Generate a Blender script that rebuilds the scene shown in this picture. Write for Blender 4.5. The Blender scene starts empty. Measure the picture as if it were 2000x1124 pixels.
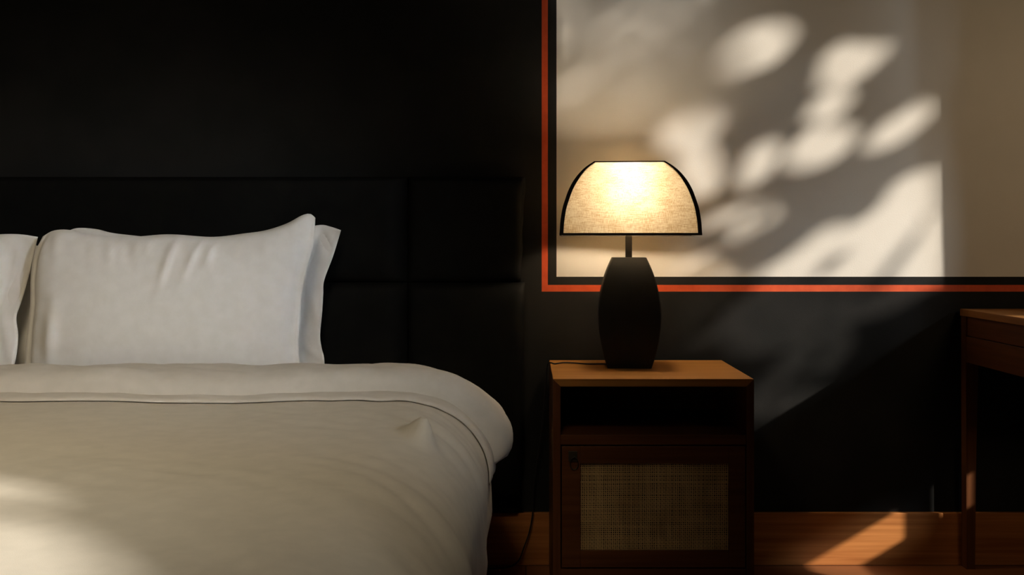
import bpy, bmesh, math, random
from mathutils import Vector, noise
random.seed(7)
C = bpy.context.scene.collection
SC = bpy.context.scene
PI = math.pi

# ------------------------------------------------------------------ camera
F = 1944.0                     # focal length in pixels of the 2000 px frame
CX, CY, CH = 1027.0, 480.0, 0.927
cam_d = bpy.data.cameras.new('camera')
cam_d.sensor_width = 36.0
cam_d.lens = F / 2000.0 * 36.0
cam_d.shift_x = -(CX - 1000.0) / 2000.0
cam_d.shift_y = -(562.0 - CY) / 2000.0
cam_d.clip_start = 0.02
cam = bpy.data.objects.new('camera', cam_d); C.objects.link(cam)
cam.location = (0, 0, CH); cam.rotation_euler = (PI/2, 0, 0)
SC.camera = cam

def px(x, y, Y):               # picture point at depth Y -> (X, Z)
    return (x - CX) / F * Y, CH - (y - CY) / F * Y
def to_px(p):
    return CX + p[0] / p[1] * F, CY - (p[2] - CH) / p[1] * F

# ------------------------------------------------------------------ colour management, world, lights
SC.view_settings.view_transform = 'Standard'
SC.view_settings.look = 'None'
SC.view_settings.gamma = 1.0
SC.view_settings.use_curve_mapping = False
SC.view_settings.exposure = 0.0
SC.cycles.max_bounces = 8
SC.cycles.diffuse_bounces = 5
SC.cycles.transparent_max_bounces = 16
SC.cycles.sample_clamp_indirect = 6.0
SC.cycles.use_denoising = True

w = bpy.data.worlds.new('world'); SC.world = w; w.use_nodes = True
bg = w.node_tree.nodes['Background']
bg.inputs[0].default_value = (0.55, 0.68, 0.9, 1); bg.inputs[1].default_value = 0.15

SUN = Vector((-1.0, 0.75, -0.60))          # way the sunlight travels
SUNN = SUN.normalized()
def add_sun(name, strength, angle, col):
    l = bpy.data.lights.new(name, 'SUN'); l.energy = strength; l.angle = math.radians(angle); l.color = col
    o = bpy.data.objects.new(name, l); C.objects.link(o)
    o.rotation_euler = SUNN.to_track_quat('-Z', 'Y').to_euler(); o.location = (6, -3, 5)
    return o
add_sun('sun', 5.4, 0.75, (1.0, 0.91, 0.80))
add_sun('sun_glow', 1.8, 6.0, (0.78, 0.89, 1.0))   # bright hazy sky around the sun

def add_area(name, loc, aim, sx, sy, power, col, spread=180):
    l = bpy.data.lights.new(name, 'AREA'); l.shape = 'RECTANGLE'; l.size = sx; l.size_y = sy
    l.energy = power; l.color = col; l.spread = math.radians(spread)
    o = bpy.data.objects.new(name, l); C.objects.link(o); o.location = loc
    o.rotation_euler = (Vector(aim) - Vector(loc)).to_track_quat('-Z', 'Y').to_euler()
    return o
add_area('bed_fill_light', (-0.40, 0.0, 2.9), (-1.15, 1.75, 0.6), 0.6, 0.6, 5.3, (1.0, 0.83, 0.58), 58)  # added fill lamp for the bed and pillows, no window up here
add_area('warm_wall_fill', (1.75, 0.7, 1.9), (1.5, 2.9, 1.2), 0.5, 0.5, 1.05, (1.0, 0.72, 0.42), 62)  # added warm fill for the wall by the desk, no lamp known there
add_area('pillow_side_fill', (1.93, 0.25, 1.75), (-0.95, 2.6, 0.80), 0.4, 0.5, 1.25, (0.82, 0.91, 1.0), 23)  # added cool fill in place of skylight from the right; wall is closed here

# ------------------------------------------------------------------ materials
def new_mat(name):
    m = bpy.data.materials.new(name); m.use_nodes = True
    return m, m.node_tree, m.node_tree.nodes['Principled BSDF']
def plain(name, col, rough=0.6, metal=0.0, spec=0.5):
    m, t, b = new_mat(name)
    b.inputs['Base Color'].default_value = (*col, 1); b.inputs['Roughness'].default_value = rough
    b.inputs['Metallic'].default_value = metal; b.inputs['Specular IOR Level'].default_value = spec
    return m
def N(t, kind, **kw):
    n = t.nodes.new(kind)
    for k, v in kw.items():
        if k in n.inputs: n.inputs[k].default_value = v
        else: setattr(n, k, v)
    return n
def coords(t, scale):
    tc = N(t, 'ShaderNodeTexCoord'); mp = N(t, 'ShaderNodeMapping')
    mp.inputs['Scale'].default_value = scale
    t.links.new(tc.outputs['Object'], mp.inputs['Vector'])
    return mp.outputs['Vector']
def textured(name, c1, c2, scale, nscale=1.0, detail=4, rough=0.7, bump=0.0, bscale=None, bdist=0.001, spec=0.3, ramp=(0.35, 0.65)):
    m, t, b = new_mat(name)
    nz = N(t, 'ShaderNodeTexNoise', Scale=nscale, Detail=detail)
    t.links.new(coords(t, scale), nz.inputs['Vector'])
    cr = N(t, 'ShaderNodeValToRGB')
    cr.color_ramp.elements[0].position = ramp[0]; cr.color_ramp.elements[1].position = ramp[1]
    cr.color_ramp.elements[0].color = (*c1, 1); cr.color_ramp.elements[1].color = (*c2, 1)
    t.links.new(nz.outputs['Fac'], cr.inputs['Fac']); t.links.new(cr.outputs['Color'], b.inputs['Base Color'])
    b.inputs['Roughness'].default_value = rough; b.inputs['Specular IOR Level'].default_value = spec
    if bump:
        n2 = N(t, 'ShaderNodeTexNoise', Scale=1.0, Detail=3)
        t.links.new(coords(t, bscale or scale), n2.inputs['Vector'])
        bp = N(t, 'ShaderNodeBump', Strength=bump, Distance=bdist)
        t.links.new(n2.outputs['Fac'], bp.inputs['Height']); t.links.new(bp.outputs['Normal'], b.inputs['Normal'])
    return m
def wood(name, c1, c2, axis='X', rough=0.4):
    s = {'X': (3, 90, 90), 'Y': (90, 3, 90), 'Z': (90, 90, 3)}[axis]
    return textured(name, c1, c2, s, 0.8, 6, rough, 0.15, s, 0.0008, 0.35, (0.3, 0.7))
def cloth(name, c1, c2, rough=0.85, bump=0.35):
    return textured(name, c1, c2, (30, 30, 30), 1.0, 5, rough, bump, (900, 900, 900), 0.0006, 0.2)

DW1, DW2 = (0.085, 0.027, 0.008), (0.155, 0.055, 0.017)  # teak darkened so fronts and sides carry their shade in the colour
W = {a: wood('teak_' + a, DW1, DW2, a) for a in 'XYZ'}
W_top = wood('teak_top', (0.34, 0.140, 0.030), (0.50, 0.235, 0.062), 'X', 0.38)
W_base = wood('teak_skirting', (0.34, 0.115, 0.028), (0.56, 0.22, 0.062), 'X', 0.42)
M_black = textured('black_paint', (0.015, 0.015, 0.014), (0.021, 0.020, 0.0185), (6, 6, 6), 1, 4, 0.75, 0.4, (420, 420, 420), 0.0008, 0.06)
M_cream = textured('cream_paint', (0.70, 0.655, 0.575), (0.74, 0.695, 0.615), (5, 5, 5), 1, 4, 0.85, 0.35, (330, 330, 330), 0.0008, 0.15)
M_red = textured('vermilion_paint', (0.55, 0.070, 0.018), (0.64, 0.090, 0.025), (30, 30, 30), 1, 4, 0.6)
M_hb = textured('black_fabric', (0.004, 0.004, 0.004), (0.006, 0.006, 0.0055), (20, 20, 20), 1, 4, 0.6, 0.3, (600, 600, 600), 0.0008, 0.08)
M_pillow = cloth('pillow_cotton', (0.78, 0.76, 0.72), (0.82, 0.80, 0.765))
M_duvet = cloth('duvet_cotton', (0.62, 0.585, 0.505), (0.66, 0.62, 0.535))
M_turn = cloth('turned_cotton', (0.62, 0.585, 0.525), (0.66, 0.62, 0.56))
M_white = plain('brown_ceiling_wood', (0.16, 0.09, 0.05), 0.8)
M_ceramic = textured('matt_black_glaze', (0.010, 0.010, 0.009), (0.014, 0.014, 0.013), (20, 20, 20), 1, 3, 0.6, 0.3, (500, 500, 500), 0.0006, 0.2)
M_metal = plain('black_metal', (0.02, 0.018, 0.016), 0.45, 0.6)
M_trim = plain('black_tape', (0.014, 0.009, 0.006), 0.8)
M_cord = plain('black_rubber', (0.012, 0.008, 0.007), 0.6)
M_brass = plain('aged_brass', (0.10, 0.085, 0.055), 0.45, 0.8)
M_cane = textured('cane', (0.50, 0.33, 0.14), (0.66, 0.46, 0.21), (14, 14, 14), 1.0, 4, 0.55)
M_caneback = plain('cane_backing', (0.035, 0.018, 0.009), 0.9)
M_bark = plain('bark', (0.10, 0.07, 0.045), 0.9)
M_grass = plain('grass', (0.05, 0.08, 0.03), 0.95)

def leaf_mat():
    m, t, b = new_mat('leaf')
    b.inputs['Base Color'].default_value = (0.06, 0.10, 0.03, 1)
    tr = N(t, 'ShaderNodeBsdfTransparent'); tr.inputs['Color'].default_value = (1, 0.97, 0.92, 1)
    mx = N(t, 'ShaderNodeMixShader'); mx.inputs[0].default_value = 0.07
    t.links.new(b.outputs[0], mx.inputs[1]); t.links.new(tr.outputs[0], mx.inputs[2])
    t.links.new(mx.outputs[0], t.nodes['Material Output'].inputs['Surface'])
    return m
M_leaf = leaf_mat()

def linen_shade():
    m, t, b = new_mat('lamp_linen')
    v = []
    for sc_ in ((60, 60, 900), (900, 900, 60), (25, 25, 25)):
        nz = N(t, 'ShaderNodeTexNoise', Scale=1.0, Detail=2); t.links.new(coords(t, sc_), nz.inputs['Vector']); v.append(nz.outputs['Fac'])
    a = N(t, 'ShaderNodeMath', operation='ADD'); t.links.new(v[0], a.inputs[0]); t.links.new(v[1], a.inputs[1])
    a2 = N(t, 'ShaderNodeMath', operation='MULTIPLY_ADD'); t.links.new(a.outputs[0], a2.inputs[0]); a2.inputs[1].default_value = 0.4
    a3 = N(t, 'ShaderNodeMath', operation='MULTIPLY'); t.links.new(v[2], a3.inputs[0]); a3.inputs[1].default_value = 0.2
    t.links.new(a3.outputs[0], a2.inputs[2])
    cr = N(t, 'ShaderNodeValToRGB'); cr.color_ramp.elements[0].position = 0.42; cr.color_ramp.elements[1].position = 0.57
    cr.color_ramp.elements[0].color = (0.66, 0.49, 0.27, 1); cr.color_ramp.elements[1].color = (0.96, 0.86, 0.66, 1)
    t.links.new(a2.outputs[0], cr.inputs['Fac'])
    tl = N(t, 'ShaderNodeBsdfTranslucent'); t.links.new(cr.outputs['Color'], tl.inputs['Color'])
    t.links.new(cr.outputs['Color'], b.inputs['Base Color']); b.inputs['Roughness'].default_value = 0.9
    b.inputs['Specular IOR Level'].default_value = 0.1
    mx = N(t, 'ShaderNodeMixShader'); mx.inputs[0].default_value = 0.27
    t.links.new(b.outputs[0], mx.inputs[1]); t.links.new(tl.outputs[0], mx.inputs[2])
    t.links.new(mx.outputs[0], t.nodes['Material Output'].inputs['Surface'])
    return m
M_shade = linen_shade()
def bulb_mat():
    m, t, b = new_mat('lit_bulb')
    b.inputs['Emission Color'].default_value = (1.0, 0.80, 0.56, 1); b.inputs['Emission Strength'].default_value = 80.0
    b.inputs['Base Color'].default_value = (0.9, 0.85, 0.75, 1)
    return m
M_bulb = bulb_mat()

def floor_mat():
    m, t, b = new_mat('plank_floor')
    br = N(t, 'ShaderNodeTexBrick', Scale=1.0)
    br.inputs['Color1'].default_value = (0.26, 0.085, 0.028, 1); br.inputs['Color2'].default_value = (0.34, 0.125, 0.042, 1)
    br.inputs['Mortar'].default_value = (0.03, 0.012, 0.006, 1); br.inputs['Mortar Size'].default_value = 0.0025
    br.inputs['Brick Width'].default_value = 1.6; br.inputs['Row Height'].default_value = 0.12
    t.links.new(coords(t, (1, 1, 1)), br.inputs['Vector'])
    nz = N(t, 'ShaderNodeTexNoise', Scale=1.0, Detail=5); t.links.new(coords(t, (3, 70, 1)), nz.inputs['Vector'])
    mx = N(t, 'ShaderNodeMixRGB', blend_type='MULTIPLY'); mx.inputs[0].default_value = 0.5
    t.links.new(br.outputs['Color'], mx.inputs[1]); t.links.new(nz.outputs['Fac'], mx.inputs[2])
    t.links.new(mx.outputs[0], b.inputs['Base Color']); b.inputs['Roughness'].default_value = 0.4
    return m
M_floor = floor_mat()

# ------------------------------------------------------------------ mesh helpers
def link(name, bm, mats, parent=None, smooth=False):
    me = bpy.data.meshes.new(name); bm.normal_update(); bm.to_mesh(me); bm.free()
    for m in (mats if isinstance(mats, (list, tuple)) else [mats]): me.materials.append(m)
    if smooth:
        for p in me.polygons: p.use_smooth = True
    o = bpy.data.objects.new(name, me); C.objects.link(o)
    if parent: o.parent = parent
    return o
def box(bm, x0, x1, y0, y1, z0, z1, bev=0.0, mi=0):
    r = bmesh.ops.create_cube(bm, size=1.0)
    vs = r['verts']
    for v in vs:
        v.co = Vector(((x0+x1)/2 + v.co.x*(x1-x0), (y0+y1)/2 + v.co.y*(y1-y0), (z0+z1)/2 + v.co.z*(z1-z0)))
    fs = set(f for v in vs for f in v.link_faces)
    for f in fs: f.material_index = mi
    if bev:
        es = list(set(e for v in vs for e in v.link_edges))
        bmesh.ops.bevel(bm, geom=es, offset=bev, segments=2, affect='EDGES', profile=0.6)
def boxes(name, lst, mat, parent=None, bev=0.0):
    bm = bmesh.new()
    for b in lst: box(bm, *b, bev=bev)
    return link(name, bm, mat, parent)
def tube(bm, pts, r, seg=8, square=False):
    pts = [Vector(p) for p in pts]; rings = []
    n = 4 if square else seg
    up = Vector((0, 0, 1)); prev = None
    for i, p in enumerate(pts):
        a = pts[max(i-1, 0)]; b = pts[min(i+1, len(pts)-1)]
        t = (b - a).normalized()
        if prev is None:
            x = t.cross(up)
            if x.length < 1e-3: x = t.cross(Vector((0, 1, 0)))
            x.normalize()
        else:
            x = (prev - t * prev.dot(t)).normalized()
        prev = x; y = t.cross(x)
        rr = r[i] if isinstance(r, (list, tuple)) else r
        off = PI/4 if square else 0
        rings.append([bm.verts.new(p + (x*math.cos(off+2*PI*k/n) + y*math.sin(off+2*PI*k/n))*rr) for k in range(n)])
    for a, b in zip(rings, rings[1:]):
        for k in range(n): bm.faces.new((a[k], a[(k+1) % n], b[(k+1) % n], b[k]))
    bm.faces.new(rings[0][::-1]); bm.faces.new(rings[-1])
def lathe(bm, prof, c, seg=24):
    rings = []
    for r, z in prof:
        rings.append([bm.verts.new((c[0]+r*math.cos(2*PI*k/seg), c[1]+r*math.sin(2*PI*k/seg), c[2]+z)) for k in range(seg)])
    for a, b in zip(rings, rings[1:]):
        for k in range(seg): bm.faces.new((a[k], a[(k+1) % seg], b[(k+1) % seg], b[k]))
    bm.faces.new(rings[0][::-1]); bm.faces.new(rings[-1])
def crv(pts, n=24):            # Catmull-Rom through points
    P = [Vector(p) for p in pts]; P = [P[0]*2-P[1]] + P + [P[-1]*2-P[-2]]; out = []
    for i in range(1, len(P)-2):
        for k in range(n):
            t = k/n; a, b, c, d = P[i-1:i+3]
            out.append(0.5*((2*b) + (c-a)*t + (2*a-5*b+4*c-d)*t*t + (3*b-a-3*c+d)*t**3))
    out.append(P[-2]); return out
def interp(pts, x):            # piecewise linear on sorted (x, y)
    if x <= pts[0][0]: return pts[0][1]
    for (a, b), (c, d) in zip(pts, pts[1:]):
        if x <= c: return b + (d-b)*(x-a)/(c-a)
    return pts[-1][1]
def thing(name, label, cat, loc=(0, 0, 0), group=None):
    o = bpy.data.objects.new(name, None); C.objects.link(o); o.location = loc; o.empty_display_size = 0.1
    o['label'] = label; o['category'] = cat
    if group: o['group'] = group
    return o
def into(o, parent):           # parent a mesh built in world coordinates
    o.parent = parent; o.matrix_parent_inverse = parent.matrix_basis.inverted(); return o
def struct(o): o['kind'] = 'structure'; return o
def ns(x, y, z): return noise.noise(Vector((x, y, z)))

# ------------------------------------------------------------------ the room
XR, XL, YB, YF, HT = 2.0, -3.3, 2.90, -2.4, 3.2
def at_right(X, Y, Z, xr=XR):  # where the sunray that lands on (X,Y,Z) crosses the right wall
    s = xr - X
    return Y - 0.75*s, Z + 0.60*s

# back wall: black paint, thin vermilion line, black band, cream field
xs = [XL-0.1, px(1058, 0, YB)[0], px(1070, 0, YB)[0], px(1087, 0, YB)[0], XR+0.1]
zs = [-0.05, px(0, 570, YB)[1], px(0, 557, YB)[1], px(0, 541, YB)[1], HT+0.1]
bm = bmesh.new()
vg = [[bm.verts.new((x, YB, z)) for z in zs] for x in xs]
for i in range(4):
    for j in range(4):
        f = bm.faces.new((vg[i][j], vg[i+1][j], vg[i+1][j+1], vg[i][j+1]))
        k = min(i, j); f.material_index = {0: 0, 1: 1, 2: 0, 3: 2}[k]
r = bmesh.ops.extrude_face_region(bm, geom=bm.faces[:])
for v in [g for g in r['geom'] if isinstance(g, bmesh.types.BMVert)]: v.co.y += 0.15
struct(link('wall_back', bm, [M_black, M_red, M_cream]))
struct(boxes('floor', [(XL-0.1, XR+0.1, YF-0.1, YB+0.15, -0.1, 0.0)], M_floor))
struct(boxes('ceiling', [(XL-0.1, XR+0.1, YF-0.1, YB+0.15, HT, HT+0.12)], M_white))
struct(boxes('wall_left', [(XL-0.12, XL, YF, YB, 0, HT)], M_black))
struct(boxes('baseboard_back', [(XL, XR, YB-0.015, YB, 0, 0.151)], W_base, bev=0.002))

# unseen right wall; low slot, slit and small holes cut to place sun patches
ZS = 1.155                                        # sill of the tall window
head = at_right(*(lambda q: (q[0], YB-.015, q[1]))(px(1745, 1000, YB-.015)))[1]
jamb_low = at_right(px(1765, 1000, YB-.015)[0], YB-.015, 0)[0]
low = at_right(*(lambda q: (q[0], YB-.015, q[1]))(px(1765, 1054, YB-.015)))[1]
slit = (at_right(1.252, 2.845, 0)[0], at_right(1.280, 2.845, 0)[0])
holes = [(1.46, 2.44, ZS, 3.02), (1.93, jamb_low, low, head), (slit[0], slit[1], low, head),
         (0.70, 0.96, 2.46, 2.80), (-1.08, -0.42, 1.93, 2.42)]
def wall_with_holes(name, y0, y1, holes, fn, mat):
    ys = sorted(set([y0, y1] + [h[0] for h in holes] + [h[1] for h in holes]))
    bm = bmesh.new()
    for a, b in zip(ys, ys[1:]):
        m = (a+b)/2; cuts = sorted((h[2], h[3]) for h in holes if h[0] < m < h[1]); z = 0.0
        for c0, c1 in cuts + [(HT, HT)]:
            if c0 > z: box(bm, *fn(a, b, z, c0))
            z = c1
    return struct(link(name, bm, mat))
wall_with_holes('wall_right', YF, YB, holes, lambda a, b, c, d: (XR, XR+0.008, a, b, c, d), M_black)
wall_with_holes('wall_front', XL, XR, [(-2.3, -1.2, 1.5, 2.7)], lambda a, b, c, d: (a, b, YF-0.1, YF, c, d), M_white)

# ------------------------------------------------------------------ curtain (its free edge trims the sun on the wall)
edge = [(px(1842, 541, YB), None), (px(1832, 150, YB), None)]
e = [at_right(q[0][0], YB, q[0][1], 1.955) for q in edge]
bm = bmesh.new(); rows = []
nz_, ny_ = 30, 40
for j in range(nz_+1):
    z = 0.85 + (2.9-0.85)*j/nz_
    y_edge = e[0][0] + (e[1][0]-e[0][0])*(z-e[0][1])/(e[1][1]-e[0][1])
    row = []
    for i in range(ny_+1):
        u = i/ny_; y = y_edge + (2.78-y_edge)*u
        row.append(bm.verts.new((1.955 + 0.018*math.sin(u*26)*min(1, u*8), y, z)))
    rows.append(row)
for a, b in zip(rows, rows[1:]):
    for k in range(ny_): bm.faces.new((a[k], a[k+1], b[k+1], b[k]))
cur = link('curtain', bm, plain('curtain_cloth', (0.10, 0.075, 0.05), 0.9), smooth=True)
s_ = cur.modifiers.new('s', 'SOLIDIFY'); s_.thickness = 0.003
cur['label'] = 'brown curtain drawn aside at the window right of the desk'; cur['category'] = 'curtain'

# ------------------------------------------------------------------ tree outside the window
def ell(cx, cy, a, b, rot, br): return ('e', cx, cy, a, b, math.radians(rot), br)
def pol(pts, br): return ('p', pts, br)
darks = [ell(1622, 518, 50, 15, -38, 1), ell(1520, 500, 50, 14, -30, 1), ell(1690, 410, 70, 14, -38, 1), ell(1790, 300, 60, 9, -60, 1)]
def inside(sh, x, y):
    if sh[0] == 'e':
        _, cx, cy, a, b, ro, br = sh
        dx, dy = x-cx, y-cy; u = dx*math.cos(ro)+dy*math.sin(ro); v = -dx*math.sin(ro)+dy*math.cos(ro)
        return (u/a)**2+(v/b)**2 < 1
    pts = sh[1]; c = False; j = len(pts)-1
    for i in range(len(pts)):
        if (pts[i][1] > y) != (pts[j][1] > y) and x < (pts[j][0]-pts[i][0])*(y-pts[i][1])/(pts[j][1]-pts[i][1])+pts[i][0]: c = not c
        j = i
    return c
gaps_wall = [
    pol([(1060, -320), (1410, -320), (1400, 40), (1345, 130), (1270, 205), (1060, 205)], 1),
    ell(1468, 98, 84, 42, -24, 1), pol([(1598, 82), (1738, 92), (1712, 126), (1642, 176), (1598, 160), (1608, 115)], 1),
    ell(1350, 246, 66, 42, -28, 1), ell(1366, 335, 40, 54, -12, 1), ell(1482, 318, 25, 48, 28, 1),
    ell(1603, 286, 68, 34, -24, 1), ell(1618, 208, 44, 24, -20, 1), ell(1757, 250, 76, 22, -34, 1),
    ell(1812, 185, 55, 14, -58, .6), ell(1440, 436, 80, 44, -30, .8),
    pol([(1455, 545), (1540, 492), (1625, 440), (1700, 385), (1790, 335), (1832, 338), (1826, 385), (1795, 440), (1740, 500), (1700, 560)], 1),
    pol([(1850, 372), (1850, 556), (1736, 556), (1790, 476), (1822, 420)], 1),
    pol([(1300, 500), (1430, 462), (1480, 500), (1460, 548), (1320, 556)], .7),
    ell(1520, 615, 115, 60, -28, 1), ell(1385, 625, 70, 42, -20, .85), ell(1565, 712, 105, 46, -34, .95),
    ell(1502, 785, 60, 40, -30, .9), ell(1650, 602, 42, 28, -30, .85), ell(1760, 572, 90, 22, -28, 1),
    ell(1690, 1070, 240, 120, -25, 1), ell(1600, 800, 70, 34, 0, 1), ell(1884, 960, 30, 46, 0, 1),
]
gaps_board = [ell(528, 388, 20, 44, 0, .8), ell(640, 425, 22, 26, 0, .4)]
gaps_bed = [ell(0, 1120, 220, 100, 8, 1), ell(-30, 962, 95, 26, 12, 1), ell(330, 1020, 60, 9, 26, .1)]
def hit_wall(p):
    s = (YB - p.y)/0.75; return Vector((p.x - s, YB, p.z - 0.6*s))
def hit_board(p):
    s = (2.82 - p.y)/0.75; return Vector((p.x - s, 2.82, p.z - 0.6*s))
def hit_bed(p):
    s = (p.z - 0.58)/0.60; return Vector((p.x - s, p.y + 0.75*s, 0.58))
side = Vector((0.75, 1.0, 0)).normalized(); upv = side.cross(SUNN).normalized()
LEAF = [(-1, 0), (-.72, .42), (-.35, .86), (.1, 1), (.5, .72), (.82, .32), (1, 0), (.82, -.32), (.5, -.72), (.1, -1), (-.35, -.86), (-.72, -.42)]
def leaves(bm, region, step, unproj, hit, gaps, srange, sizes, passes):
    x0, x1, y0, y1 = region
    for ps in range(passes):
        y = y0
        while y < y1:
            x = x0
            while x < x1:
                gx, gy = x + random.uniform(-.6, .6)*step, y + random.uniform(-.6, .6)*step; x += step
                base = unproj(gx, gy)
                if base is None: continue
                s = random.uniform(*srange); c = base - SUN*s
                rr = random.random()
                for L in sizes:
                    L = L*random.uniform(.85, 1.15); ang = random.uniform(0, PI); tilt = random.uniform(-.35, .35)
                    a = side*math.cos(ang)+upv*math.sin(ang); b = -side*math.sin(ang)+upv*math.cos(ang)
                    b = (b*math.cos(tilt)+SUNN*math.sin(tilt))
                    vs = [c + a*u*L + b*v*L*.46 + SUNN*(0.12*L*u*u) for u, v in LEAF]
                    ok = True
                    for vtx in vs[::2] + [c]:
                        q = to_px(hit(vtx))
                        if gaps is gaps_wall and any(inside(g, *q) for g in darks): continue
                        for g in gaps:
                            if inside(g, *q) and rr < g[-1]**(1.0/passes): ok = False; break
                        if not ok: break
                    if ok:
                        bm.faces.new([bm.verts.new(v) for v in vs]); break
            y += step
bm = bmesh.new()
def up_wall(x, y):
    X, Z = px(x, y, YB); return Vector((X, YB, Z))
def up_board(x, y):
    X, Z = px(x, y, 2.82); return Vector((X, 2.82, Z))
def up_bed(x, y):
    Y = (CH-0.58)*F/(y-CY); return Vector(((x-CX)/F*Y, Y, 0.58))
leaves(bm, (1000, 1910, -820, 1130), 26, up_wall, hit_wall, gaps_wall, (3.0, 4.2), (.060, .042, .026, .016), 3)
leaves(bm, (1040, 1880, -60, 860), 15, up_wall, hit_wall, gaps_wall, (3.0, 3.6), (.024, .013), 3)
for _ in range(300):                               # sparse small leaves, added to let extra soft sun brighten the cream wall
    c = up_wall(random.uniform(1060, 1440), random.uniform(-300, 225)) - SUN*random.uniform(5.0, 6.2)
    L = random.uniform(.030, .042); ang = random.uniform(0, PI)
    a = side*math.cos(ang)+upv*math.sin(ang); b = -side*math.sin(ang)+upv*math.cos(ang)
    bm.faces.new([bm.verts.new(c + a*u*L + b*v*L*.46) for u, v in LEAF])
leaves(bm, (440, 740, 230, 560), 24, up_board, hit_board, gaps_board, (5.2, 5.8), (.055, .035, .022), 3)
leaves(bm, (-600, 800, 850, 1400), 32, up_bed, hit_bed, gaps_bed, (5.0, 5.6), (.05, .035, .02), 3)
tree = thing('tree', 'leafy tree whose shade dapples the cream wall beside the lamp', 'tree', (5.2, -1.2, 0))
into(link('foliage', bm, M_leaf), tree)
bm = bmesh.new()
tube(bm, crv([(5.2, -1.2, -0.03), (5.25, -1.15, 1.6), (5.1, -1.3, 2.7), (5.2, -1.6, 3.6)], 8), [0.11-0.08*i/24 for i in range(25)])
tube(bm, crv([(5.18, -1.2, 1.7), (5.5, -0.3, 2.4), (5.6, 0.3, 3.3)], 8), [0.05-0.035*i/16 for i in range(17)])
tube(bm, crv([(5.1, -1.3, 2.6), (5.5, -2.2, 3.4), (5.6, -2.7, 4.2)], 8), [0.05-0.035*i/16 for i in range(17)])
into(link('trunk', bm, M_bark, smooth=True), tree)
g = boxes('ground', [(2.1, 9, -6, 6, -0.15, -0.02)], M_grass); struct(g)

# ------------------------------------------------------------------ bed with headboard
BXC = -1.27                                        # middle of the bed
bed = thing('bed', 'wide bed with black upholstered headboard behind the white pillows', 'bed', (BXC, 1.8, 0))
into(boxes('mattress', [(-2.36, -0.18, 0.86, 2.80, 0.30, 0.53)], M_pillow, bev=0.04), bed)
into(boxes('bed_base', [(-2.33, -0.21, 0.90, 2.82, 0.09, 0.30)], M_hb, bev=0.01), bed)
for x in (-2.2, -0.35):
    for y in (1.0, 2.7): into(boxes('leg', [(x-.03, x+.03, y-.03, y+.03, 0, 0.09)], W['Z']), bed)
def cushion(name, x0, x1, y0, y1, z0, z1, seed, slant=0.0):
    bm = bmesh.new(); nx, nz = 28, 20; fr, bk = [], []
    for j in range(nz+1):
        rf, rb = [], []
        for i in range(nx+1):
            u, v = i/nx, j/nz
            uu = 2*u-1; vv = 2*v-1
            wob = 0.004*ns(v*5, seed, 1)*(abs(uu)**8) if x1 > -0.1 else 0
            x = x0 + (x1 - x0 + slant*(v-1))*u + wob; z = z0 + (z1-z0)*v
            p = ((1-abs(uu)**7)*(1-abs(vv)**7))**0.5
            wr = 0.003*ns(x*9, z*30, seed) * abs(uu)**2
            rf.append(bm.verts.new((x, y1 - (y1-y0)*(0.62+0.38*p) - wr, z))); rb.append(bm.verts.new((x, y1, z)))
        fr.append(rf); bk.append(rb)
    for j in range(nz):
        for i in range(nx):
            bm.faces.new((fr[j][i], fr[j][i+1], fr[j+1][i+1], fr[j+1][i])); bm.faces.new((bk[j][i+1], bk[j][i], bk[j+1][i], bk[j+1][i+1]))
        bm.faces.new((fr[j][0], fr[j+1][0], bk[j+1][0], bk[j][0])); bm.faces.new((fr[j+1][nx], fr[j][nx], bk[j][nx], bk[j+1][nx]))
    for i in range(nx):
        bm.faces.new((fr[nz][i], fr[nz][i+1], bk[nz][i+1], bk[nz][i])); bm.faces.new((fr[0][i+1], fr[0][i], bk[0][i], bk[0][i+1]))
    return link(name, bm, M_hb, None, True)
xe, zt = px(1026, 345, 2.83); xsm = px(795, 0, 2.82)[0]; zsm = px(0, 552, 2.82)[1]
into(boxes('headboard', [(2*BXC-xe+.02, xe-0.02, 2.865, 2.884, 0.16, zt-.01)], M_hb, bev=0.004), bed)
k = 0
for a, b in ((2*BXC-xe, 2*BXC-xsm), (2*BXC-xsm, xsm), (xsm, xe)):
    for c, d in ((0.2, zsm), (zsm, zt)):
        into(cushion('headboard_cushion', a+.001, b-.001, 2.815, 2.866, c+.001, d-.001, k, 0.012 if b == xe else 0), bed); k += 1

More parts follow.
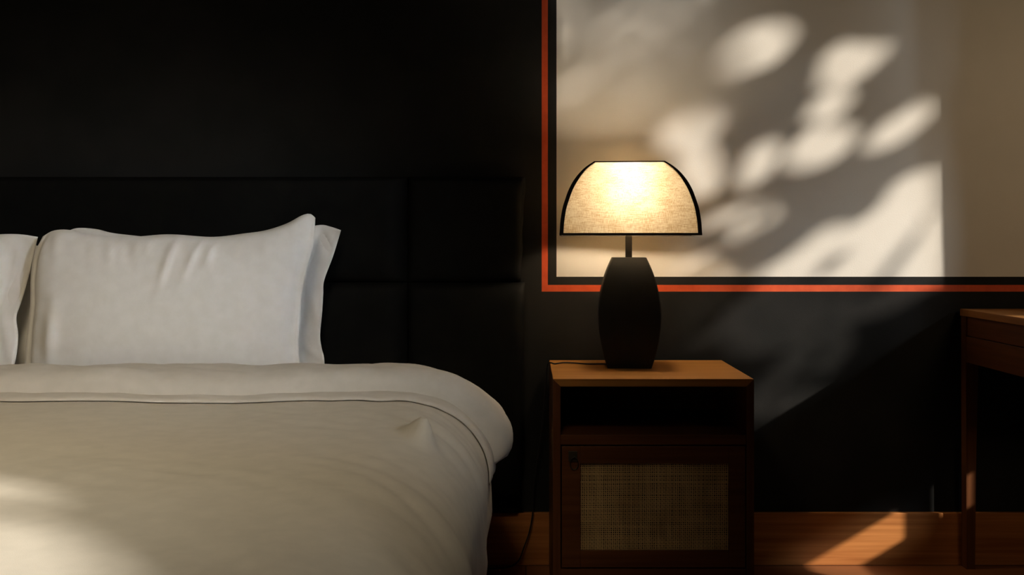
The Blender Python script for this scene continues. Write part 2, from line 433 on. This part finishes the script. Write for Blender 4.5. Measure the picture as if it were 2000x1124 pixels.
# duvet ---------------------------------------------------------------
HB = 0.580
def section(off=0.0):
    """right half of the cross-section from the middle of the bed to the hem, as (x, z, nx, nz)"""
    P = []
    xc, rx, rz = -0.285, 0.200, 0.165
    n0 = 90
    for i in range(n0):
        P.append((BXC + (xc-BXC)*i/n0, HB, 0, 1))
    for i in range(31):
        a = PI/2*i/30; x = xc + rx*math.sin(a)**0.93; z = HB - rz*(1-math.cos(a))
        nx, nz = math.sin(a)/rx, math.cos(a)/rz; l = math.hypot(nx, nz); P.append((x, z, nx/l, nz/l))
    z0 = HB-rz
    for i in range(1, 31):
        t = i/30; z = z0 + (0.10-z0)*t
        P.append((xc+rx - 0.040*max(0, t-.35)/.65, z, 1, 0))
    return P
SEC = section()
SECL = [(2*BXC-x, z, -nx, nz) for x, z, nx, nz in SEC[:0:-1]] + SEC
def wrinkle(x, y, z, s):
    d = 0.0
    ax = min(1.0, max(0.0, (x+0.60)/0.45))             # towards the corner
    d += 0.010*ns(x*2.2+3, y*1.8, s) + 0.004*ns(x*6, y*5, z*6+s)
    q = (x*0.9 + z*0.4)*13 + y*11
    d += 0.0070*ax*abs(ns(q*0.9, (x-y-z)*2.2, s+4))*1.6
    d += 0.0030*(1-abs(ns((x*.55+y)*15, (x-y*.3)*3, s+9))*2)*max(0, ns(x*2, y*3, 8)+.35)
    return d
YD0, YD1 = 0.82, 2.47
bm = bmesh.new(); rows = []
NV = 150
for j in range(NV+1):
    y = YD0 + (YD1-YD0)*j/NV; row = []
    for x, z, nx, nz in SECL:
        d = wrinkle(x, y, z, 0)
        hang = max(0.0, (0.42-z)/0.32)
        d += hang*(0.020*math.sin(y*19 + 1.5*math.sin(y*7)+z*5) + 0.010*ns(y*9, z*7, 2)) - 0.004*hang
        d += 0.042*math.exp(-(((x+0.201)*.8+(y-1.85)*.25)/0.017)**2 - (((x+.201)*-.5+(y-1.85)*1.0)/0.055)**2)
        ridge = max(0, 1-abs(y-2.37)/.1)
        foot = max(0.0, (1.0-y)/0.18)
        row.append(bm.verts.new((x+nx*d, y, z+nz*d - (0.09*foot*foot if nz > .5 else 0))))
    rows.append(row)
for a, b in zip(rows, rows[1:]):
    for k in range(len(a)-1): bm.faces.new((a[k], a[k+1], b[k+1], b[k]))
duvet = thing('duvet', 'beige cotton duvet draped over the bed with its top edge folded back', 'duvet', (BXC, 1.6, 0.1))
o = link('cover', bm, M_duvet, None, True); into(o, duvet)
m_ = o.modifiers.new('s', 'SOLIDIFY'); m_.thickness = 0.022; m_.offset = -1
def fold_slab(name, y0, y1, T, base, hem_z, mat, seed, yw=0.0):
    """a thick turned-back band lying on the duvet: closed shell following the cross-section"""
    S = [s for s in SECL if s[1] > hem_z or s[2] == 0]
    bm = bmesh.new(); n = len(S); nv = 34; out, inn = [], []
    for j in range(nv+1):
        v = j/nv; ro, ri = [], []
        for i, (x, z, nx, nz) in enumerate(S):
            eu = min(i, n-1-i)/(n-1)*len(S)              # columns from the end
            fu = min(1.0, eu/9.0); fu = math.sqrt(max(0, 1-(1-fu)**2))
            fv0 = min(1.0, v/0.26); fv1 = min(1.0, (1-v)/0.45)
            fv = math.sqrt(max(0, 1-(1-fv0)**2))*math.sqrt(max(0, 1-(1-fv1)**2))
            y = y0 + (y1-y0)*v + yw*ns(x*2.3, seed, 0)*(1-v) - (0.03*max(0, (x+0.40)/0.3)*(1-v) if x > -0.4 else 0)
            endp = max(0.0, 1-eu/14)
            y += endp*0.03*ns(seed, v*3, 1)
            hang = max(0.0, (HB-.06-z)/0.1)
            t = T*fu*fv*(1+0.22*ns(x*5, y*6, seed)+0.10*ns(x*16, y*9, seed+2)) + 0.003
            t += T*fv*fu*hang*(0.42 + 0.30*ns(z*22, y*12, seed+5))
            base_ = wrinkle(x, y, z, 0)
            t += 0.003*fu*fv*ns((x*.4+y)*32, x*4, seed+7)
            b0 = base + 0.0005 + base_
            ro.append(bm.verts.new((x+nx*(b0+t), y, z+nz*(b0+t)))); ri.append(bm.verts.new((x+nx*b0, y, z+nz*b0)))
        out.append(ro); inn.append(ri)
    for j in range(nv):
        for i in range(n-1):
            bm.faces.new((out[j][i], out[j][i+1], out[j+1][i+1], out[j+1][i])); bm.faces.new((inn[j][i+1], inn[j][i], inn[j+1][i], inn[j+1][i+1]))
        bm.faces.new((out[j+1][0], inn[j+1][0], inn[j][0], out[j][0])); bm.faces.new((out[j][n-1], inn[j][n-1], inn[j+1][n-1], out[j+1][n-1]))
    for i in range(n-1):
        bm.faces.new((out[0][i+1], out[0][i], inn[0][i], inn[0][i+1])); bm.faces.new((out[nv][i], out[nv][i+1], inn[nv][i+1], inn[nv][i]))
    o = link(name, bm, mat, None, True); into(o, duvet); return o
fold_slab('turned_hem', 2.205, 2.46, 0.009, 0.0015, 0.395, M_turn, 3, 0.012)
fold_slab('folded_edge', 2.255, 2.515, 0.048, 0.009, 0.43, M_turn, 1, 0.014)

# pillows -------------------------------------------------------------
def pillow(name, top, bottom, left, right, ya, yb, T, label, seed, flange=0.05, creases=(), group=None):
    """outline curves in picture points; ya / yb = depth of the middle plane at Z=.55 and Z=1.0"""
    def yc(z): return ya + (yb-ya)*(z-0.55)/0.45
    def P(q):
        X, Z = px(q[0], q[1], ya)
        for _ in range(3): X, Z = px(q[0], q[1], yc(Z))
        return Vector((X, Z))
    def sample(pts, n):
        c = crv([(P(q).x, P(q).y, 0) for q in pts], 12)
        L = [0]
        for a, b in zip(c, c[1:]): L.append(L[-1]+(b-a).length)
        out = []
        for i in range(n+1):
            t = L[-1]*i/n; k = max(0, min(len(c)-2, next((j for j, l in enumerate(L[1:]) if l >= t-1e-9), len(c)-2)))
            f = (t-L[k])/max(1e-9, L[k+1]-L[k]); p = c[k].lerp(c[k+1], f); out.append(Vector((p.x, p.y)))
        return out
    nu, nv = 90, 56
    Tt, Bb, Ll, Rr = sample(top, nu), sample(bottom, nu), sample(left, nv), sample(right, nv)   # left/right from bottom to top
    fr, bk = [], []; bm = bmesh.new()
    for j in range(nv+1):
        v = j/nv; a, b = [], []
        for i in range(nu+1):
            u = i/nu
            p = Bb[i]*(1-v)+Tt[i]*v + Ll[j]*(1-u)+Rr[j]*u - (Bb[0]*(1-u)*(1-v)+Bb[nu]*u*(1-v)+Tt[0]*(1-u)*v+Tt[nu]*u*v)
            du = min(u, 1-u)*0.74; dv = min(v, 1-v)*0.44
            f = max(0.0, min(1.0, (du-flange)/0.24)); g = max(0.0, min(1.0, (dv-0.004)/0.19))
            f = math.sqrt(1-(1-f)**2) if f > 0 else 0; g = math.sqrt(1-(1-g)**2) if g > 0 else 0
            t = 0.0015 + T/2*(f*g)**0.85
            w = 0.008*ns(p.x*5, p.y*5, seed)*(f*g) + 0.0012*abs(ns(p.x*13+p.y*8, p.y*11-p.x*4, seed+6))*(f*g) + 0.003*ns(p.x*9+seed, p.y*22, seed)*max(0, 1-du/0.16)
            edge = max(0, 1-dv/0.13)
            w += 0.008*edge*(v > .5)*min(1, dv/.02)*ns(p.x*42+p.y*9, p.y*3, seed+3)
            for (cx, cy, dx, dy, wd, amp) in creases:
                q = to_px((p.x, yc(p.y), p.y)); rx, ry = q[0]-cx, q[1]-cy; l = math.hypot(dx, dy)
                al = (rx*dx+ry*dy)/l; ac = (rx*dy-ry*dx)/l
                w += amp*math.exp(-(ac/wd)**2-(al/l)**2)
            y = yc(p.y) + 0.010*ns(p.x*2, 0, seed+1)
            rim = 0 if 0 < i < nu and 0 < j < nv else 1
            a.append(bm.verts.new((p.x, y-t-w*(1-rim), p.y))); b.append(bm.verts.new((p.x, y+t*0.8, p.y)))
        fr.append(a); bk.append(b)
    for j in range(nv):
        for i in range(nu):
            bm.faces.new((fr[j][i], fr[j][i+1], fr[j+1][i+1], fr[j+1][i])); bm.faces.new((bk[j][i+1], bk[j][i], bk[j+1][i], bk[j+1][i+1]))
        bm.faces.new((fr[j][0], fr[j+1][0], bk[j+1][0], bk[j][0])); bm.faces.new((fr[j+1][nu], fr[j][nu], bk[j][nu], bk[j+1][nu]))
    for i in range(nu):
        bm.faces.new((fr[nv][i], fr[nv][i+1], bk[nv][i+1], bk[nv][i])); bm.faces.new((fr[0][i+1], fr[0][i], bk[0][i], bk[0][i+1]))
    o = link(name, bm, M_pillow, None, True)
    o['label'] = label; o['category'] = 'pillow'; o['group'] = group or 'pillows against the headboard'
    return o
pillow('pillow',
       [(84, 462), (104, 451), (132, 449), (170, 457), (250, 463), (330, 458), (415, 463), (480, 456), (520, 450), (560, 437), (590, 421), (606, 418), (616, 426)],
       [(46, 742), (200, 746), (330, 747), (480, 746), (590, 742)],
       [(46, 742), (52, 660), (59, 600), (60, 545), (66, 500), (84, 462)],
       [(590, 742), (583, 672), (586, 620), (590, 575), (598, 530), (612, 478), (616, 426)],
       2.575, 2.66, 0.135, 'large white pillow standing in front, its right corner pointing up', 11, 0.018,
       [(345, 500, -16, 60, 7, .009), (395, 492, -20, 50, 6, .008), (430, 480, -18, 40, 6, .006), (115, 650, -8, 60, 14, .012), (300, 480, -12, 40, 8, .003)])
pillow('pillow',
       [(128, 455), (152, 446), (190, 448), (240, 458), (400, 470), (560, 452), (622, 440), (645, 443), (666, 450)],
       [(120, 728), (250, 730), (450, 730), (634, 728)],
       [(120, 728), (118, 640), (122, 540), (128, 455)],
       [(634, 728), (633, 700), (628, 680), (625, 655), (629, 610), (631, 575), (633, 548), (650, 502), (660, 470), (666, 450)],
       2.735, 2.755, 0.085, 'white pillow behind the large one, its flat edge showing at the right', 23, 0.06,
       [(632, 470, 14, 22, 7, -.006), (612, 600, 14, 46, 9, .006), (600, 680, 30, 22, 8, .006)])
pillow('pillow',
       [(-560, 470), (-420, 452), (-200, 462), (-80, 464), (0, 458), (40, 458), (74, 463)],
       [(-560, 740), (-350, 746), (-150, 746), (18, 742)],
       [(-560, 740), (-575, 600), (-560, 470)],
       [(18, 742), (30, 705), (36, 660), (32, 620), (42, 590), (56, 540), (74, 463)],
       2.60, 2.69, 0.13, 'white pillow cut off by the left edge of the picture, beside the large one', 31, 0.055,
       [(15, 660, 10, 60, 8, .006), (30, 560, -14, 60, 9, -.006)])
pillow('pillow',
       [(-520, 480), (-300, 468), (-60, 474), (60, 478), (100, 490)],
       [(-520, 728), (-250, 730), (104, 728)],
       [(-520, 728), (-530, 600), (-520, 480)],
       [(104, 728), (108, 600), (100, 490)],
       2.75, 2.765, 0.07, 'white pillow in the dark gap between the large pillow and the leftmost one', 47, 0.03)

# ------------------------------------------------------------------ nightstand
X0, _ = px(1080, 0, 2.47); X1, ZT = px(1473, 741, 2.47)
YN0, YN1 = 2.47, 2.88
night = thing('nightstand', 'brown wooden nightstand with cane door between bed and desk', 'nightstand', ((X0+X1)/2, (YN0+YN1)/2, 0))
TH = 0.019
def nz_(y): return px(0, y, YN0)[1]
def nx_(x): return px(x, 0, YN0)[0]
# mitred top: trapezium prism so the joint runs at 45 degrees
def prism(name, poly, y0, y1, mat, parent, bev=0.0012):
    bm = bmesh.new()
    a = [bm.verts.new((x, y0, z)) for x, z in poly]; b = [bm.verts.new((x, y1, z)) for x, z in poly]
    bm.faces.new(a); bm.faces.new(b[::-1])
    for i in range(len(poly)): bm.faces.new((a[i], b[i], b[(i+1) % len(poly)], a[(i+1) % len(poly)]))
    bmesh.ops.recalc_face_normals(bm, faces=bm.faces[:])
    bmesh.ops.bevel(bm, geom=bm.edges[:], offset=bev, segments=2, affect='EDGES')
    return into(link(name, bm, mat), parent)
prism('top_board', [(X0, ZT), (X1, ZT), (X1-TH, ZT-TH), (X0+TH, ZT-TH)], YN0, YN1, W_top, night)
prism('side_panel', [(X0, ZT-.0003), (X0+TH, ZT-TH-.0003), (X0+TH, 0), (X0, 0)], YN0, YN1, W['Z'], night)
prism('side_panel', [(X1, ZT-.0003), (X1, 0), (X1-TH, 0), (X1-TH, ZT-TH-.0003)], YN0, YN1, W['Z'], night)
xi0, xi1 = X0+TH, X1-TH
sh_t, sh_b = nz_(851), nz_(870)
into(boxes('shelf', [(xi0, xi1, YN0+0.004, YN1-0.012, sh_b, sh_t)], W['X'], bev=0.001), night)
into(boxes('bottom_board', [(xi0, xi1, YN0+0.004, YN1-0.012, nz_(1136), nz_(1113))], W['X'], bev=0.001), night)
into(boxes('back_panel', [(xi0, xi1, YN1-0.010, YN1-0.002, nz_(1136), ZT-TH)], W['X']), night)
# the door
dx0, dx1, dz0, dz1 = xi0+.003, xi1-.003, nz_(1110), nz_(873)
px0, px1, pz0, pz1 = nx_(1134), nx_(1424), nz_(1077), nz_(906)
dy0, dy1 = YN0+0.002, YN0+0.021
door = boxes('door', [(dx0, px0, dy0, dy1, dz0, dz1), (px1, dx1, dy0, dy1, dz0, dz1),
                      (px0, px1, dy0+.0004, dy1, dz0, pz0), (px0, px1, dy0+.0004, dy1, pz1, dz1)], W['X'], bev=0.0012)
into(door, night)
bm = bmesh.new()
nxs, nzs = 76, 45
def ribbon(a, b, horizontal, idx, n):
    wdt = 0.00125*random.uniform(.7, 1.2); pts = []
    jit = random.uniform(-.0006, .0006)
    L = []
    for k in range(n+1):
        t = k/n; o = 0.0007*(1 if (k+idx) % 2 else -1); wv = jit + 0.0004*math.sin(t*9+idx)
        if horizontal: L.append(((a[0]+(b[0]-a[0])*t), a[1]+wv, o))
        else: L.append((a[0]+wv, a[1]+(b[1]-a[1])*t, o))
    yb = dy0+0.008; prev = None
    for x, z, o in L:
        if horizontal: q = (bm.verts.new((x, yb-o, z-wdt)), bm.verts.new((x, yb-o, z+wdt)))
        else: q = (bm.verts.new((x-wdt, yb-o, z)), bm.verts.new((x+wdt, yb-o, z)))
        if prev: bm.faces.new((prev[0], q[0], q[1], prev[1]))
        prev = q
for i in range(nxs):
    x = px0+(px1-px0)*(i+.5)/nxs; ribbon((x, pz0), (x, pz1), False, i, nzs)
for j in range(nzs):
    z = pz0+(pz1-pz0)*(j+.5)/nzs; ribbon((px0, z), (px1, z), True, j+1, nxs)
bmesh.ops.recalc_face_normals(bm, faces=bm.faces[:])
cane = link('cane_panel', bm, M_cane); cane.modifiers.new('s', 'SOLIDIFY').thickness = 0.0004; cane.parent = door
ckb = boxes('backing', [(px0-.004, px1+.004, dy0+.012, dy1-.001, pz0-.004, pz1+.004)], M_caneback); ckb.parent = door
# latch: dark plate, ring pull
lx, lz = px(1119, 893, YN0)
bm = bmesh.new()
box(bm, lx-.011, lx+.011, dy0-.003, dy0+.0005, lz-.012, lz+.014, bev=0.001)
lat = link('handle', bm, M_brass); lat['label'] = 'dark aged metal pull'; lat.parent = door
bm = bmesh.new()
tube(bm, [(lx+.003+.010*math.sin(a), dy0-.005-.003*math.cos(a), lz-.004-.012+.016*math.cos(a)) for a in [2*PI*k/24 for k in range(25)]], 0.0013, 6)
tube(bm, [(lx+.003, dy0-.002, lz+.0), (lx+.003, dy0-.007, lz+.002)], 0.0026, 8)
o = link('ring', bm, M_brass, lat, True)

# ------------------------------------------------------------------ table lamp
LX, LY = px(1233.5, 0, 2.66)[0], 2.735
lamp = thing('table_lamp', 'lit table lamp with linen shade and black body on the nightstand', 'lamp', (LX, LY, ZT))
def rect_loft(bm, prof, ch, cap=True, chd=None):
    """prof: (z, half width, half depth) list; octagonal chamfered rectangle sections"""
    rings = []
    for z, a, b in prof:
        c = ch
        pts = [(-a+c, -b), (a-c, -b), (a, -b+c), (a, b-c), (a-c, b), (-a+c, b), (-a, b-c), (-a, -b+c)]
        rings.append([bm.verts.new((LX+x, LY+y, z)) for x, y in pts])
    for r0, r1 in zip(rings, rings[1:]):
        for k in range(8): bm.faces.new((r0[k], r0[(k+1) % 8], r1[(k+1) % 8], r1[k]))
    if cap: bm.faces.new(rings[0][::-1]); bm.faces.new(rings[-1])
# outline of the body in picture points (y, half width)
BO = [(724, 43), (712, 47), (700, 50.5), (680, 55), (660, 58.5), (640, 60.5), (620, 61.3), (600, 60.5), (580, 58), (560, 54), (540, 48.5), (520, 41), (504, 33.5)]
prof = []
for i in range(41):
    t = i/40; y = 724+(504-724)*t
    hw = interp(sorted(BO), y)*2.655/F
    prof.append([ZT+0.0005+t*(px(0, 504, 2.665)[1]-ZT), hw, 0.046+ (hw-0.045)*0.85])
for _ in range(3):
    q = [p[:] for p in prof]
    for i in range(1, 40): prof[i][1] = (q[i-1][1]+2*q[i][1]+q[i+1][1])/4; prof[i][2] = (q[i-1][2]+2*q[i][2]+q[i+1][2])/4
bm = bmesh.new(); rect_loft(bm, prof, 0.003)
body = into(link('body', bm, M_ceramic), lamp); ztop = prof[-1][0]
bm = bmesh.new(); box(bm, LX-.009, LX+.009, LY-.009, LY+.009, ztop, 1.002, bev=0.001)
into(link('stem', bm, M_metal), lamp)
bm = bmesh.new(); lathe(bm, [(.017, 0), (.018, .004), (.018, .03), (.014, .034)], (LX, LY, 1.000)); into(link('bulb_socket', bm, M_metal, smooth=False), lamp)
bm = bmesh.new(); lathe(bm, [(.012, 0), (.022, .008), (.038, .024), (.043, .043), (.038, .062), (.022, .078), (.002, .084)], (LX, LY, 1.028), 20)
bulb = into(link('bulb', bm, M_bulb, smooth=True), lamp)
# shade
ZS0, ZS1 = px(0, 460, 2.63)[1], px(0, 311.5, 2.645)[1]
SO = [(0.0, 139), (.17, 137.5), (.36, 133), (.59, 122), (.72, 112.5), (.83, 101), (.93, 87), (1.0, 71)]
def half(t):
    return interp(SO, t)
NS = 36
raw = [half(i/NS) for i in range(NS+1)]
for _ in range(4): raw = [raw[0]] + [(raw[i-1]+2*raw[i]+raw[i+1])/4 for i in range(1, NS)] + [raw[-1]]
sw = [r*(2.63+.015*i/NS)/F - 0.003 for i, r in enumerate(raw)]
sd = [0.055 + (0.115-0.055)*(r-71)/(139-71) for r in raw]
zz = [ZS0+0.003+(ZS1-ZS0-0.006)*i/NS for i in range(NS+1)]
bm = bmesh.new()
for sx, sy in ((0, -1), (0, 1), (-1, 0), (1, 0)):
    cols = []
    for i in range(NS+1):
        row = []
        for k in range(13):
            u = -1+2*k/12
            x, y = (u*sw[i], sy*sd[i]) if sy else (sx*sw[i], u*sd[i])
            row.append(bm.verts.new((LX+x, LY+y, zz[i])))
        cols.append(row)
    for a, b in zip(cols, cols[1:]):
        for k in range(12): bm.faces.new((a[k], a[k+1], b[k+1], b[k]))
bmesh.ops.remove_doubles(bm, verts=bm.verts[:], dist=0.00001)
bmesh.ops.recalc_face_normals(bm, faces=bm.faces[:])
shade = into(link('lamp_shade', bm, M_shade), lamp); shade['label'] = 'lit linen shade with black edges'
def trim(pts, r, closed=False):
    bm = bmesh.new(); tube(bm, pts, r, square=True)
    o = link('shade_trim', bm, M_trim); o.parent = shade
    return o
for sx in (-1, 1):
    for sy in (-1, 1):
        bm = bmesh.new()        # flat tape folded over each curved corner
        ring = []
        for i in range(NS+1):
            x, y, z = sw[i], sd[i], zz[i]
            i0, i1 = max(0, i-1), min(NS, i+1)
            tx, tz = sw[i1]-sw[i0], zz[i1]-zz[i0]; l = math.hypot(tx, tz); nx, nz = tz/l, -tx/l
            wd, o_ = 0.0095, 0.0018
            pts = [(x+nx*o_, y+o_, z+nz*o_), (x+nx*o_-nx*wd, y+o_, z+nz*o_-nz*wd), (x-nx*wd, y-o_, z-nz*wd), (x-nx*o_, y-o_, z-nz*o_), (x-nx*o_, y-wd, z), (x+nx*o_, y-wd, z+nz*o_)]
            ring.append([bm.verts.new((LX+sx*a, LY+sy*b, c)) for a, b, c in pts])
        for a, b in zip(ring, ring[1:]):
            for k in range(6): bm.faces.new((a[k], a[(k+1) % 6], b[(k+1) % 6], b[k]))
        bm.faces.new(ring[0]); bm.faces.new(ring[-1][::-1])
        bmesh.ops.recalc_face_normals(bm, faces=bm.faces[:])
        o = link('corner_trim', bm, M_trim); o.parent = shade
for idx, hgt, nm in ((0, 0.0062, 'bottom_trim'), (NS, 0.0034, 'top_trim')):
    bm = bmesh.new(); a, b = sw[idx]+.002, sd[idx]+.002; t = 0.004
    z0 = zz[idx]-hgt/2
    for q in ((-a, a, -b, -b+t), (-a, a, b-t, b), (-a, -a+t, -b+t, b-t), (a-t, a, -b+t, b-t)):
        box(bm, LX+q[0], LX+q[1], LY+q[2], LY+q[3], z0, z0+hgt)
    o = link(nm, bm, M_trim); o.parent = shade
bm = bmesh.new()
tube(bm, [(LX, LY-sd[-1], zz[-1]), (LX, LY+sd[-1], zz[-1])], 0.0016, 6)
tube(bm, [(LX-sw[-1], LY, zz[-1]), (LX+sw[-1], LY, zz[-1])], 0.0016, 6)
for s in (-1, 1): tube(bm, crv([(LX+s*.012, LY, 1.05), (LX+s*.034, LY, 1.08), (LX+s*.030, LY, 1.12), (LX, LY, zz[-1])], 6), 0.0013, 6)
o = link('shade_frame', bm, M_metal); o.parent = shade
lamp.rotation_euler.z = math.radians(-3.5)
# cord over the nightstand and down behind it
zc = ZT+0.0022
def onTop(x, y):
    Y = (CH-zc)*F/(y-CY); return ((x-CX)/F*Y, Y, zc)
cp = [(LX-.05, 2.745, zc), onTop(1180, 711.3), onTop(1150, 711.5), onTop(1120, 709.5), onTop(1100, 709), onTop(1084, 711), (X0-.004, 2.80, ZT-.001),
      (X0-.010, 2.82, ZT-.05), (X0-.022, 2.85, 0.40), (0.023, 2.868, 0.24), (0.018, 2.868, 0.14), (-.004, 2.868, 0.06), (-.04, 2.86, .006), (-.16, 2.84, .004)]
bm = bmesh.new(); tube(bm, crv(cp, 10), 0.0021, 8)
into(link('power_cord', bm, M_cord, smooth=True), lamp)

# ------------------------------------------------------------------ desk
DX, DZ = px(1871, 603, 2.895)
DY0, DY1, DX1 = 2.40, 2.893, 1.96
desk = thing('desk', 'brown wooden desk cut off by the right edge of the picture', 'desk', ((DX+DX1)/2, 2.65, 0))
DYB = 2.883
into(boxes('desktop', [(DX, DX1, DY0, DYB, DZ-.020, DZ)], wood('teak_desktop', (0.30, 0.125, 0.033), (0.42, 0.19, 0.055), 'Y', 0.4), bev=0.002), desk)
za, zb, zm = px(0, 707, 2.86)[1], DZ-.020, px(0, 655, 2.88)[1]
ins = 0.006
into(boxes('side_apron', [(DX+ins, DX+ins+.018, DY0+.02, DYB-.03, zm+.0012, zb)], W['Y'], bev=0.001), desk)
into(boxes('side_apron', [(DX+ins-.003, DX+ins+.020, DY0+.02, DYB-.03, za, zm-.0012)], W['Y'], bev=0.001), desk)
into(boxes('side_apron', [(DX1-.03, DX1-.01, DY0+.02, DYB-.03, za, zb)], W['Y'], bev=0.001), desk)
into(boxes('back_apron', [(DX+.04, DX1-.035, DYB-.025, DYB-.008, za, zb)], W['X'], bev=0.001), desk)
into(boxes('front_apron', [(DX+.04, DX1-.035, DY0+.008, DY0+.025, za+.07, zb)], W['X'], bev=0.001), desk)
def leg(x, y, s=1):
    bm = bmesh.new()
    rings = []
    for z, w0, w1 in ((0, 0.0, 0.024), (0.35, -0.001, 0.028), (za-.01, -.002, 0.034), (zb, -.002, 0.036)):
        xa, xb = (x+w0, x+w1) if s > 0 else (x-w1, x-w0)
        rings.append([bm.verts.new(p) for p in ((xa, y, z), (xb, y, z), (xb, y+.032, z), (xa, y+.032, z))])
    for a, b in zip(rings, rings[1:]):
        for k in range(4): bm.faces.new((a[k], a[(k+1) % 4], b[(k+1) % 4], b[k]))
    bm.faces.new(rings[0][::-1]); bm.faces.new(rings[-1])
    into(link('leg', bm, W['Z']), desk)
leg(DX+.004, DYB-.036); leg(DX1-.004, DYB-.036, -1); leg(DX+.004, DY0+.006); leg(DX1-.004, DY0+.006, -1)
